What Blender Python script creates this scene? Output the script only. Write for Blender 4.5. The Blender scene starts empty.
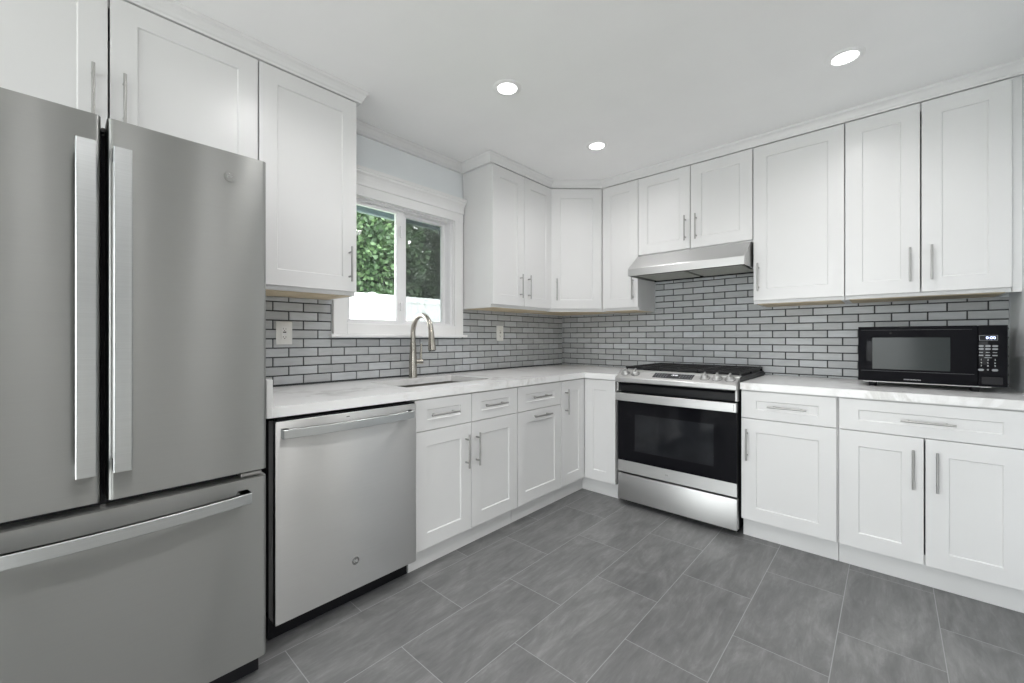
import bpy, bmesh, math, random
from mathutils import Vector as V, Matrix

SC = bpy.context.scene
COL = SC.collection
random.seed(7)
PI = math.pi

# ------------------------------------------------------------------ camera, sky, exposure
CAMX, CAMY, CAMZ, YAW, FPX = 2.4446, -3.4459, 1.1745, 0.7367, 417.28
cd = bpy.data.cameras.new('camera')
cam = bpy.data.objects.new('camera', cd)
COL.objects.link(cam)
cam.location = (CAMX, CAMY, CAMZ)
cam.rotation_euler = (PI / 2, 0, YAW)
cd.sensor_width = 36.0
cd.lens = FPX / 1024 * 36.0
cd.shift_y = -(341.5 - 338.26) / 1024
cd.clip_start = 0.02
SC.camera = cam
W = bpy.data.worlds.new('sky')
SC.world = W
W.use_nodes = True
WN = W.node_tree
bg = WN.nodes['Background']
tc = WN.nodes.new('ShaderNodeTexCoord')
sx = WN.nodes.new('ShaderNodeSeparateXYZ')
WN.links.new(tc.outputs['Generated'], sx.inputs[0])
wr = WN.nodes.new('ShaderNodeValToRGB')           # glow below the horizon, added to light the ceiling, thin white cloud above it
wr.color_ramp.elements[0].position = 0.47
wr.color_ramp.elements[0].color = (0.65, 0.645, 0.63, 1)
wr.color_ramp.elements[1].position = 0.53
wr.color_ramp.elements[1].color = (0.985, 0.99, 1.0, 1)
mr = WN.nodes.new('ShaderNodeMath'); mr.operation = 'MULTIPLY_ADD'
mr.inputs[1].default_value = 0.5; mr.inputs[2].default_value = 0.5
WN.links.new(sx.outputs['Z'], mr.inputs[0])
WN.links.new(mr.outputs[0], wr.inputs[0])
WN.links.new(wr.outputs[0], bg.inputs[0])
bg.inputs[1].default_value = 8.8
SC.view_settings.view_transform = 'Standard'
SC.view_settings.look = 'None'
SC.view_settings.exposure = 0.0
SC.view_settings.gamma = 1.0
SC.view_settings.use_curve_mapping = False
SC.cycles.use_denoising = True
SC.cycles.sample_clamp_indirect = 6.0
SC.cycles.max_bounces = 10
SC.cycles.diffuse_bounces = 6
LAMP = 24.5           # watts of each recessed lamp's downlight

# ------------------------------------------------------------------ materials
def mat(name):
    m = bpy.data.materials.new(name)
    m.use_nodes = True
    nt = m.node_tree
    return m, nt, nt.nodes['Principled BSDF']
def N(nt, t, **kw):
    n = nt.nodes.new(t)
    for k, v in kw.items():
        setattr(n, k, v)
    return n
def ramp(nt, pts):
    r = nt.nodes.new('ShaderNodeValToRGB')
    e = r.color_ramp.elements
    while len(e) < len(pts):
        e.new(0.5)
    for el, (p, c) in zip(e, pts):
        el.position = p
        el.color = (c[0], c[1], c[2], 1) if not isinstance(c, (int, float)) else (c, c, c, 1)
    return r
def coords(nt, scale=(1, 1, 1), rot=(0, 0, 0)):
    g = N(nt, 'ShaderNodeNewGeometry')
    mp = N(nt, 'ShaderNodeMapping')
    mp.inputs['Scale'].default_value = scale
    mp.inputs['Rotation'].default_value = rot
    nt.links.new(g.outputs['Position'], mp.inputs['Vector'])
    return mp.outputs[0]
def noise(nt, vec, scale, detail=4.0, rough=0.5, dist=0.0):
    n = N(nt, 'ShaderNodeTexNoise')
    n.inputs['Scale'].default_value = scale
    n.inputs['Detail'].default_value = detail
    n.inputs['Roughness'].default_value = rough
    n.inputs['Distortion'].default_value = dist
    if vec is not None:
        nt.links.new(vec, n.inputs['Vector'])
    return n
def plain(name, col, rough=0.5, metal=0.0, var=0.03, vscale=4.0, bump=0.0, coat=0.0, ior=None, spec=0.5):
    m, nt, b = mat(name)
    n = noise(nt, coords(nt), vscale)
    lo = [max(0, c * (1 - var)) for c in col]
    hi = [min(1, c * (1 + var)) for c in col]
    r = ramp(nt, [(0.3, lo), (0.7, hi)])
    nt.links.new(n.outputs['Fac'], r.inputs[0])
    nt.links.new(r.outputs[0], b.inputs['Base Color'])
    b.inputs['Roughness'].default_value = rough
    b.inputs['Metallic'].default_value = metal
    b.inputs['Coat Weight'].default_value = coat
    b.inputs['Specular IOR Level'].default_value = spec
    if ior:
        b.inputs['IOR'].default_value = ior
    if bump:
        n2 = noise(nt, coords(nt), 120)
        bp = N(nt, 'ShaderNodeBump')
        bp.inputs['Strength'].default_value = bump
        bp.inputs['Distance'].default_value = 0.002
        nt.links.new(n2.outputs['Fac'], bp.inputs['Height'])
        nt.links.new(bp.outputs[0], b.inputs['Normal'])
    return m
def steel(name, col, rough=0.3, aniso=0.75, streak=0.05):
    m, nt, b = mat(name)
    b.inputs['Metallic'].default_value = 1.0
    b.inputs['Anisotropic'].default_value = aniso
    g = N(nt, 'ShaderNodeNewGeometry')
    cr = N(nt, 'ShaderNodeVectorMath', operation='CROSS_PRODUCT')
    nt.links.new(g.outputs['Normal'], cr.inputs[0])
    cr.inputs[1].default_value = (0, 0, 1)
    nt.links.new(cr.outputs[0], b.inputs['Tangent'])
    b.inputs['Anisotropic Rotation'].default_value = 0.25
    n = noise(nt, coords(nt, (3, 3, 400)), 1.0, 3)
    r = ramp(nt, [(0.25, [c * (1 - streak) for c in col]), (0.75, [min(1, c * (1 + streak)) for c in col])])
    nt.links.new(n.outputs['Fac'], r.inputs[0])
    nt.links.new(r.outputs[0], b.inputs['Base Color'])
    rr = ramp(nt, [(0.2, rough * 0.9), (0.8, rough * 1.1)])
    nt.links.new(n.outputs['Fac'], rr.inputs[0])
    nt.links.new(rr.outputs[0], b.inputs['Roughness'])
    return m
def emit(name, col, s):
    m, nt, b = mat(name)
    b.inputs['Base Color'].default_value = (*col, 1)
    b.inputs['Emission Color'].default_value = (*col, 1)
    b.inputs['Emission Strength'].default_value = s
    return m
def thin_glass(name, tint, refl=0.08):
    m, nt, b = mat(name)
    nt.nodes.remove(b)
    out = nt.nodes['Material Output']
    t = N(nt, 'ShaderNodeBsdfTransparent')
    t.inputs[0].default_value = (*tint, 1)
    gl = N(nt, 'ShaderNodeBsdfGlossy')
    gl.inputs['Roughness'].default_value = 0.02
    fr = N(nt, 'ShaderNodeFresnel')
    fr.inputs[0].default_value = 1.45
    mx = N(nt, 'ShaderNodeMixShader')
    nt.links.new(fr.outputs[0], mx.inputs[0])
    nt.links.new(t.outputs[0], mx.inputs[1])
    nt.links.new(gl.outputs[0], mx.inputs[2])
    nt.links.new(mx.outputs[0], out.inputs[0])
    return m

M = {}
M['cab'] = plain('cabinet_white', (0.75, 0.75, 0.75), 0.32, var=0.008)
M['wood'] = plain('maple_underside', (0.62, 0.52, 0.36), 0.55, var=0.10, vscale=9)
M['wall'] = plain('wall_paint', (0.84, 0.87, 0.89), 0.6, var=0.01, bump=0.05)
M['ceil'] = plain('ceiling_paint', (0.92, 0.92, 0.92), 0.75, var=0.01)
M['trim'] = plain('trim_white', (0.90, 0.90, 0.90), 0.35, var=0.008)
M['nickel'] = plain('brushed_nickel', (0.43, 0.425, 0.415), 0.36, metal=1.0, var=0.04, vscale=30)
M['faucet'] = plain('faucet_nickel', (0.52, 0.49, 0.44), 0.27, metal=1.0, var=0.05, vscale=30)
M['steel'] = steel('stainless', (0.70, 0.70, 0.695), 0.45, 0.90, 0.022)
M['rsteel'] = steel('range_stainless', (0.60, 0.60, 0.595), 0.46, 0.55, 0.022)
M['fsteel'] = steel('fridge_stainless', (0.39, 0.395, 0.385), 0.43, 0.93, 0.022)
M['hsteel'] = steel('handle_stainless', (0.52, 0.535, 0.54), 0.36, 0.3)
M['sinksteel'] = plain('sink_stainless', (0.40, 0.39, 0.36), 0.32, metal=1.0, var=0.05)
M['black'] = plain('black_plastic', (0.010, 0.010, 0.012), 0.35, var=0.1, spec=0.25)
M['dark'] = plain('dark_grey_case', (0.06, 0.06, 0.065), 0.5, var=0.1)
M['iron'] = plain('cast_iron', (0.011, 0.011, 0.012), 0.5, var=0.2, vscale=60, bump=0.1, spec=0.3)
M['blackglass'] = plain('black_glass', (0.008, 0.008, 0.010), 0.05, var=0.05, spec=0.08)
M['ovenpane'] = plain('oven_inner_pane', (0.016, 0.017, 0.020), 0.06, var=0.25, vscale=6, spec=0.3)
M['mwpane'] = plain('microwave_mesh_pane', (0.026, 0.032, 0.033), 0.12, var=0.04, spec=0.25)
M['gasket'] = plain('black_gasket', (0.006, 0.006, 0.007), 0.8, var=0.1)
M['plate'] = plain('outlet_white', (0.80, 0.80, 0.77), 0.35, var=0.01)
M['slot'] = plain('slot_dark', (0.05, 0.045, 0.04), 0.6)
M['filter'] = plain('filter_alloy', (0.55, 0.55, 0.50), 0.45, metal=0.6, var=0.06, vscale=40)
M['legend'] = plain('pale_print', (0.62, 0.63, 0.64), 0.5)
M['legenddim'] = plain('dim_print', (0.26, 0.27, 0.28), 0.5)
M['badge'] = plain('badge_metal', (0.50, 0.50, 0.50), 0.25, metal=1.0)
M['vinyl'] = plain('fence_vinyl', (0.86, 0.88, 0.90), 0.5, var=0.01)
M['frame'] = plain('window_vinyl', (0.87, 0.87, 0.88), 0.4, var=0.01)
M['eave'] = plain('eave_paint', (0.16, 0.20, 0.23), 0.6, var=0.05)
M['bark'] = plain('bark', (0.06, 0.05, 0.04), 0.9, var=0.3, vscale=12)
M['lawn'] = plain('lawn_green', (0.10, 0.17, 0.06), 0.9, var=0.4, vscale=5)
M['lamp'] = emit('lamp_diffuser', (1.0, 0.985, 0.96), 9.0)
M['digits'] = emit('display_digits', (0.55, 0.62, 1.0), 3.2)
M['amber'] = emit('range_clock', (0.95, 0.97, 1.0), 1.1)
M['disp'] = plain('display_dark', (0.05, 0.05, 0.055), 0.25)
M['glass'] = thin_glass('window_glass', (0.96, 0.98, 0.98))
M['casegrey'] = plain('case_grey', (0.80, 0.80, 0.80), 0.5, var=0.05)
M['slate'] = plain('reflection_wall_paint', (0.45, 0.45, 0.445), 0.7, var=0.02)
M['bounce_floor'] = plain('pale_bounce_floor', (0.70, 0.67, 0.62), 0.5, var=0.06)
M['sofa'] = plain('pale_wall_paint', (0.80, 0.80, 0.79), 0.7, var=0.02)

def leaf_mat():
    m, nt, b = mat('leaves')
    n = noise(nt, coords(nt), 3.5, 5, 0.7)
    r = ramp(nt, [(0.30, (0.020, 0.045, 0.020)), (0.5, (0.052, 0.105, 0.040)), (0.70, (0.125, 0.205, 0.080))])
    nt.links.new(n.outputs['Fac'], r.inputs[0])
    nt.links.new(r.outputs[0], b.inputs['Base Color'])
    b.inputs['Roughness'].default_value = 0.55
    return m
M['leaf'] = leaf_mat()

def screen_mat():
    m, nt, b = mat('insect_screen')
    nt.nodes.remove(b)
    t = N(nt, 'ShaderNodeBsdfTransparent')
    d = N(nt, 'ShaderNodeBsdfDiffuse')
    d.inputs[0].default_value = (0.02, 0.024, 0.028, 1)
    mx = N(nt, 'ShaderNodeMixShader')
    mx.inputs[0].default_value = 0.50
    nt.links.new(t.outputs[0], mx.inputs[1])
    nt.links.new(d.outputs[0], mx.inputs[2])
    nt.links.new(mx.outputs[0], nt.nodes['Material Output'].inputs[0])
    return m
M['screen'] = screen_mat()

def floor_mat():
    m, nt, b = mat('floor_tile')
    g = N(nt, 'ShaderNodeNewGeometry')
    sp = N(nt, 'ShaderNodeSeparateXYZ')
    nt.links.new(g.outputs['Position'], sp.inputs[0])
    ax = N(nt, 'ShaderNodeMath', operation='ADD'); ax.inputs[1].default_value = 10 * 0.61 + 1.637 + 0.305
    ay = N(nt, 'ShaderNodeMath', operation='ADD'); ay.inputs[1].default_value = 20 * 0.3055 - 1.371
    nt.links.new(sp.outputs['Y'], ax.inputs[0])
    nt.links.new(sp.outputs['X'], ay.inputs[0])
    cb = N(nt, 'ShaderNodeCombineXYZ')
    nt.links.new(ax.outputs[0], cb.inputs[0])
    nt.links.new(ay.outputs[0], cb.inputs[1])
    br = N(nt, 'ShaderNodeTexBrick', offset=0.5, offset_frequency=2)
    br.inputs['Scale'].default_value = 1.0
    br.inputs['Brick Width'].default_value = 0.61
    br.inputs['Row Height'].default_value = 0.3055
    br.inputs['Mortar Size'].default_value = 0.0017
    br.inputs['Mortar Smooth'].default_value = 0.2
    br.inputs['Bias'].default_value = 0.0
    br.inputs['Color1'].default_value = (0.0, 0.0, 0.0, 1)
    br.inputs['Color2'].default_value = (1.0, 1.0, 1.0, 1)
    nt.links.new(cb.outputs[0], br.inputs['Vector'])
    # slate-like clouding and fine streaks, shifted per tile
    off = N(nt, 'ShaderNodeVectorMath', operation='MULTIPLY_ADD')
    nt.links.new(br.outputs['Color'], off.inputs[0])
    off.inputs[1].default_value = (7.0, 3.0, 5.0)
    nt.links.new(cb.outputs[0], off.inputs[2])
    mp = N(nt, 'ShaderNodeMapping')
    mp.inputs['Rotation'].default_value = (0, 0, 0.38)
    mp.inputs['Scale'].default_value = (1.7, 5.0, 1)
    nt.links.new(off.outputs[0], mp.inputs[0])
    n1 = noise(nt, mp.outputs[0], 1.5, 8, 0.66, 1.4)
    r1 = ramp(nt, [(0.32, (0.132, 0.133, 0.135)), (0.52, (0.176, 0.177, 0.178)), (0.68, (0.225, 0.226, 0.226))])
    nt.links.new(n1.outputs['Fac'], r1.inputs[0])
    mp2 = N(nt, 'ShaderNodeMapping')
    mp2.inputs['Rotation'].default_value = (0, 0, 0.42)
    mp2.inputs['Scale'].default_value = (5.0, 30.0, 1)
    nt.links.new(off.outputs[0], mp2.inputs[0])
    n2 = noise(nt, mp2.outputs[0], 1.6, 5, 0.7, 0.4)
    r2 = ramp(nt, [(0.34, 0.86), (0.56, 1.0), (0.72, 1.22)])
    nt.links.new(n2.outputs['Fac'], r2.inputs[0])
    mul = N(nt, 'ShaderNodeMixRGB', blend_type='MULTIPLY'); mul.inputs[0].default_value = 1.0
    nt.links.new(r1.outputs[0], mul.inputs[1])
    nt.links.new(r2.outputs[0], mul.inputs[2])
    tint = ramp(nt, [(0.0, 0.93), (1.0, 1.06)])
    nt.links.new(br.outputs['Color'], tint.inputs[0])
    mul2 = N(nt, 'ShaderNodeMixRGB', blend_type='MULTIPLY'); mul2.inputs[0].default_value = 1
    nt.links.new(mul.outputs[0], mul2.inputs[1])
    nt.links.new(tint.outputs[0], mul2.inputs[2])
    mix = N(nt, 'ShaderNodeMixRGB')
    nt.links.new(br.outputs['Fac'], mix.inputs[0])
    nt.links.new(mul2.outputs[0], mix.inputs[1])
    mix.inputs[2].default_value = (0.31, 0.315, 0.315, 1)
    nt.links.new(mix.outputs[0], b.inputs['Base Color'])
    b.inputs['Roughness'].default_value = 0.42
    bp = N(nt, 'ShaderNodeBump')
    bp.inputs['Strength'].default_value = 0.25
    bp.inputs['Distance'].default_value = 0.0015
    nt.links.new(n2.outputs['Fac'], bp.inputs['Height'])
    nt.links.new(bp.outputs[0], b.inputs['Normal'])
    return m
M['floor'] = floor_mat()

def quartz_mat():
    m, nt, b = mat('white_quartz')
    c = coords(nt, (1, 1, 1), (0, 0, 0.5))
    n = noise(nt, c, 1.7, 7, 0.6, 1.6)
    r = ramp(nt, [(0.44, 0.0), (0.495, 1.0), (0.515, 1.0), (0.56, 0.0)])
    nt.links.new(n.outputs['Fac'], r.inputs[0])
    n2 = noise(nt, c, 2.6, 4, 0.5, 0.6)
    r2 = ramp(nt, [(0.50, 0.0), (0.66, 0.75)])
    nt.links.new(n2.outputs['Fac'], r2.inputs[0])
    mm = N(nt, 'ShaderNodeMath', operation='MULTIPLY')
    nt.links.new(r.outputs[0], mm.inputs[0]); nt.links.new(r2.outputs[0], mm.inputs[1])
    mx = N(nt, 'ShaderNodeMixRGB')
    nt.links.new(mm.outputs[0], mx.inputs[0])
    mx.inputs[1].default_value = (0.89, 0.89, 0.89, 1)
    mx.inputs[2].default_value = (0.60, 0.59, 0.57, 1)
    nt.links.new(mx.outputs[0], b.inputs['Base Color'])
    b.inputs['Roughness'].default_value = 0.16
    return m
M['quartz'] = quartz_mat()

def tile_mat():
    m, nt, b = mat('grey_brick_tile')
    at = N(nt, 'ShaderNodeAttribute', attribute_name='tone')
    r = ramp(nt, [(0.0, (0.44, 0.45, 0.46)), (0.5, (0.495, 0.51, 0.52)), (1.0, (0.555, 0.575, 0.595))])
    nt.links.new(at.outputs['Fac'], r.inputs[0])
    n = noise(nt, coords(nt, (14, 14, 60)), 1.0, 4)
    rr = ramp(nt, [(0.3, 0.93), (0.7, 1.06)])
    nt.links.new(n.outputs['Fac'], rr.inputs[0])
    mul = N(nt, 'ShaderNodeMixRGB', blend_type='MULTIPLY'); mul.inputs[0].default_value = 1
    nt.links.new(r.outputs[0], mul.inputs[1]); nt.links.new(rr.outputs[0], mul.inputs[2])
    nt.links.new(mul.outputs[0], b.inputs['Base Color'])
    b.inputs['Roughness'].default_value = 0.30
    b.inputs['Specular IOR Level'].default_value = 0.22
    return m
M['tile'] = tile_mat()
M['grout'] = plain('dark_grout', (0.060, 0.064, 0.066), 0.85, var=0.1, vscale=40)

# ------------------------------------------------------------------ mesh helpers
class Fr:
    """local frame: a along the front, b up, c outward from the wall"""
    def __init__(s, o, u, n):
        s.o, s.u, s.n = V(o), V(u).normalized(), V(n).normalized()
    def __call__(s, a, b, c):
        return s.o + s.u * a + V((0, 0, 1)) * b + s.n * c
WORLD = lambda a, b, c: V((a, b, c))
LEFT = Fr((0, 0, 0), (0, 1, 0), (1, 0, 0))      # a = world y, c = world x
BACK = Fr((0, 0, 0), (1, 0, 0), (0, -1, 0))     # a = world x, c = -world y

class MB:
    def __init__(s):
        s.bm = bmesh.new()
    def quad(s, pts):
        return s.bm.faces.new([s.bm.verts.new(p) for p in pts])
    def box(s, F, a0, a1, b0, b1, c0, c1, bev=0.0, seg=2):
        vs = [s.bm.verts.new(F(a, b, c)) for a in (a0, a1) for b in (b0, b1) for c in (c0, c1)]
        idx = [(0, 1, 3, 2), (4, 6, 7, 5), (0, 4, 5, 1), (2, 3, 7, 6), (0, 2, 6, 4), (1, 5, 7, 3)]
        fs = [s.bm.faces.new([vs[i] for i in f]) for f in idx]
        if bev:
            ed = list({e for f in fs for e in f.edges})
            bmesh.ops.bevel(s.bm, geom=ed, offset=bev, segments=seg, profile=0.5, affect='EDGES', clamp_overlap=True)
        return s
    def prism(s, pts0, pts1, bev=0.0):
        """two matching outlines joined"""
        A = [s.bm.verts.new(p) for p in pts0]
        B = [s.bm.verts.new(p) for p in pts1]
        n = len(A)
        fs = [s.bm.faces.new(A), s.bm.faces.new(B[::-1])]
        for i in range(n):
            fs.append(s.bm.faces.new((A[i], B[i], B[(i + 1) % n], A[(i + 1) % n])))
        if bev:
            ed = list({e for f in fs for e in f.edges})
            bmesh.ops.bevel(s.bm, geom=ed, offset=bev, segments=2, profile=0.5, affect='EDGES', clamp_overlap=True)
        return s
    def tube(s, path, rad, n=12, cap=True):
        P = [V(p) for p in path]
        R = rad if isinstance(rad, (list, tuple)) else [rad] * len(P)
        rings = []
        up = None
        for i, p in enumerate(P):
            d = (P[min(i + 1, len(P) - 1)] - P[max(i - 1, 0)]).normalized()
            if up is None:
                up = V((0, 0, 1)) if abs(d.z) < 0.9 else V((1, 0, 0))
            x = d.cross(up).normalized(); y = x.cross(d).normalized(); up = y
            rings.append([s.bm.verts.new(p + (x * math.cos(t) + y * math.sin(t)) * R[i]) for t in [2 * PI * k / n for k in range(n)]])
        for a, b in zip(rings, rings[1:]):
            for k in range(n):
                s.bm.faces.new((a[k], a[(k + 1) % n], b[(k + 1) % n], b[k]))
        if cap:
            s.bm.faces.new(rings[0][::-1]); s.bm.faces.new(rings[-1])
        return s
    def lathe(s, o, ax, prof, n=28):
        """prof: (radius, height along ax)"""
        o, ax = V(o), V(ax).normalized()
        x = ax.orthogonal().normalized(); y = ax.cross(x)
        rings = []
        for r, h in prof:
            if r < 1e-6:
                rings.append([s.bm.verts.new(o + ax * h)])
            else:
                rings.append([s.bm.verts.new(o + ax * h + (x * math.cos(t) + y * math.sin(t)) * r) for t in [2 * PI * k / n for k in range(n)]])
        for a, b in zip(rings, rings[1:]):
            for k in range(n):
                k2 = (k + 1) % n
                if len(a) == 1 and len(b) == 1: continue
                if len(a) == 1: s.bm.faces.new((a[0], b[k2], b[k]))
                elif len(b) == 1: s.bm.faces.new((a[k], a[k2], b[0]))
                else: s.bm.faces.new((a[k], a[k2], b[k2], b[k]))
        return s
    def bow(s, F, along, s0, s1, w0, w1, c_face, off, bow, thick, leg, n=24):
        """bar handle whose face bows outward; along 'a' or 'b'; w0..w1 its width in the other direction"""
        st = []
        L = s1 - s0
        ts = [i / n for i in range(n + 1)]
        lg = leg / L
        ts = sorted(set(ts + [lg, 1 - lg]))
        rows = []
        for t in ts:
            o = off + bow * (1 - (2 * t - 1) ** 2)
            legged = t <= lg + 1e-9 or t >= 1 - lg - 1e-9
            ins = [0.0] if legged else [o - thick]
            if abs(t - lg) < 1e-9: ins = [0.0, o - thick]
            if abs(t - (1 - lg)) < 1e-9: ins = [o - thick, 0.0]
            for i in ins: rows.append((s0 + L * t, i, o))
        def pt(sv, w, c):
            return F(sv, w, c_face + c) if along == 'a' else F(w, sv, c_face + c)
        ring = []
        for sv, i, o in rows:
            ring.append([s.bm.verts.new(pt(sv, w, c)) for w, c in ((w0, i), (w0, o - 0.002), (w0 + 0.002, o), (w1 - 0.002, o), (w1, o - 0.002), (w1, i))])
        for A, B in zip(ring, ring[1:]):
            for k in range(6):
                try: s.bm.faces.new((A[k], A[(k + 1) % 6], B[(k + 1) % 6], B[k]))
                except ValueError: pass
        s.bm.faces.new(ring[0][::-1]); s.bm.faces.new(ring[-1])
        return s
    def shaker(s, F, a0, a1, b0, b1, c0, th=0.02, rail=0.075, railv=None, depth=0.006):
        rv = rail if railv is None else railv
        e = 0.0012
        def rect(ia, ib, c): return [F(a0 + ia, b0 + ib, c), F(a1 - ia, b0 + ib, c), F(a1 - ia, b1 - ib, c), F(a0 + ia, b1 - ib, c)]
        c1 = c0 + th
        loops = [rect(0, 0, c0), rect(0, 0, c1 - e), rect(e, e, c1), rect(rail, rv, c1), rect(rail + 0.004, rv + 0.004, c1 - depth)]
        vs = [[s.bm.verts.new(p) for p in l] for l in loops]
        s.bm.faces.new(vs[0][::-1])
        for A, B in zip(vs, vs[1:]):
            for k in range(4):
                s.bm.faces.new((A[k], A[(k + 1) % 4], B[(k + 1) % 4], B[k]))
        s.bm.faces.new(vs[-1])
        return s

ORIG = {}
def obj(name, mb, m, parent=None, smooth=None):
    bm = mb.bm if isinstance(mb, MB) else mb
    bmesh.ops.recalc_face_normals(bm, faces=bm.faces)
    o0 = ORIG.get(parent.name, V((0, 0, 0))) if parent else V((0, 0, 0))
    if o0.length:
        bmesh.ops.translate(bm, verts=bm.verts, vec=-o0)
    me = bpy.data.meshes.new(name)
    bm.to_mesh(me); bm.free()
    me.materials.append(m)
    if smooth is not None:
        for p in me.polygons: p.use_smooth = True
        me.set_sharp_from_angle(angle=math.radians(smooth))
    o = bpy.data.objects.new(name, me)
    COL.objects.link(o)
    if parent:
        o.parent = parent
    ORIG[o.name] = o0.copy()
    return o
def tag(o, label, cat=None, group=None, kind=None):
    if label: o['label'] = label
    if cat: o['category'] = cat
    if group: o['group'] = group
    if kind: o['kind'] = kind
    return o
def thing(name, loc, label, cat, group=None):
    o = bpy.data.objects.new(name, None)
    COL.objects.link(o)
    o.location = loc
    o.empty_display_size = 0.1
    ORIG[o.name] = V(loc)
    return tag(o, label, cat, group)
def struct(name, mb, m, parent=None, label=None):
    o = obj(name, mb, m, parent)
    if not parent: o['kind'] = 'structure'
    if label: o['label'] = label
    return o
def text_mb(body, F, a, b, c, size, align='CENTER', depth=0.0004):
    cu = bpy.data.curves.new('lettering', 'FONT')
    cu.body = body; cu.size = size; cu.align_x = align; cu.align_y = 'CENTER'; cu.extrude = depth; cu.resolution_u = 3
    to = bpy.data.objects.new('lettering', cu)
    COL.objects.link(to)
    bpy.context.view_layer.update()
    me = bpy.data.meshes.new_from_object(to.evaluated_get(bpy.context.evaluated_depsgraph_get()))
    bpy.data.objects.remove(to); bpy.data.curves.remove(cu)
    mb = MB()
    mb.bm.from_mesh(me)
    bpy.data.meshes.remove(me)
    for v in mb.bm.verts:
        v.co = F(a + v.co.x, b + v.co.y, c + v.co.z)
    return mb
def rect_panel_with_hole(mb, F, a0, a1, b0, b1, holes, c0, c1):
    """wall slab with rectangular holes, cut into boxes"""
    As = sorted({a0, a1, *[h[0] for h in holes], *[h[1] for h in holes]})
    Bs = sorted({b0, b1, *[h[2] for h in holes], *[h[3] for h in holes]})
    for x0, x1 in zip(As, As[1:]):
        for y0, y1 in zip(Bs, Bs[1:]):
            cx, cy = (x0 + x1) / 2, (y0 + y1) / 2
            if any(h[0] < cx < h[1] and h[2] < cy < h[3] for h in holes): continue
            mb.box(F, x0, x1, y0, y1, c0, c1)
    bmesh.ops.remove_doubles(mb.bm, verts=mb.bm.verts, dist=1e-5)
    # drop the inner faces shared by neighbouring boxes
    seen = {}
    for f in mb.bm.faces:
        seen.setdefault(tuple(sorted(v.index for v in f.verts)) if False else frozenset(v for v in f.verts), []).append(f)
    bmesh.ops.delete(mb.bm, geom=[f for fs in seen.values() if len(fs) > 1 for f in fs], context='FACES_ONLY')
    return mb

# ------------------------------------------------------------------ dimensions
CEIL = 2.50
XR, YR, XF, YJ = 2.915, -6.3, 4.6, -1.55     # right wall, rear wall, far wall, the jog where the room widens
DB, DT, DU = 0.7125, 0.657, 0.329            # faces: base doors, toe boards, upper doors
ZC0, ZC1 = 0.874, 0.914                      # worktop
WIN = (-2.258, -1.402, 1.262, 2.062)         # window opening: y0 y1 z0 z1

# ------------------------------------------------------------------ room shell
struct('floor', MB().box(WORLD, -0.15, XR + 0.12, -4.1, 0.15, -0.1, 0.0), M['floor'])
struct('floor_rear', MB().box(WORLD, -0.15, XR + 0.12, YR - 0.15, -4.1, -0.1, 0.0).box(WORLD, XR + 0.12, XF + 0.15, YR - 0.15, 0.15, -0.1, 0.0), M['bounce_floor'], label='unseen pale floor behind the camera, added to bounce light upward')  # unseen light floor added to bounce daylight onto the ceiling
struct('ceiling', MB().box(WORLD, -0.15, XF + 0.15, YR - 0.15, 0.15, CEIL, CEIL + 0.1), M['ceil'])
struct('wall_left', rect_panel_with_hole(MB(), LEFT, YR, 0.15, 0, CEIL, [WIN], -0.15, 0.0), M['wall'])
struct('wall_back', MB().box(WORLD, 0, XR + 0.12, 0.0, 0.15, 0, CEIL), M['wall'])
struct('wall_right', MB().box(WORLD, XR, XR + 0.12, YJ, 0.0, 0, CEIL), M['wall'])
struct('wall_jog', MB().box(WORLD, XR + 0.12, XF, YJ, YJ + 0.12, 0, CEIL), M['sofa'])
REAR = Fr((0, YR, 0), (1, 0, 0), (0, 1, 0))
FAR = Fr((XF, 0, 0), (0, 1, 0), (-1, 0, 0))
RW = (0.15, 2.75, 0.05, 2.25)
FW = (-6.2, -4.95, 0.05, 2.25)
struct('wall_rear', rect_panel_with_hole(MB(), REAR, 0, XF, 0, CEIL, [RW], -0.15, 0.0), M['sofa'])
struct('wall_far', rect_panel_with_hole(MB(), FAR, YR, YJ + 0.12, 0, CEIL, [FW], -0.15, 0.0), M['slate'])  # unseen wall, toned grey so the upper refrigerator doors reflect darker
struct('trim_5', MB().box(FAR, -4.90, YJ, 0.0, 1.18, 0.0, 0.012).box(FAR, -4.90, YJ, 1.18, 1.22, 0.0, 0.025, 0.004), M['trim'], label='unseen white wainscot with cap rail, added to brighten low reflections in the steel')  # unseen wainscot added to brighten the refrigerator's lower reflections
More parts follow.
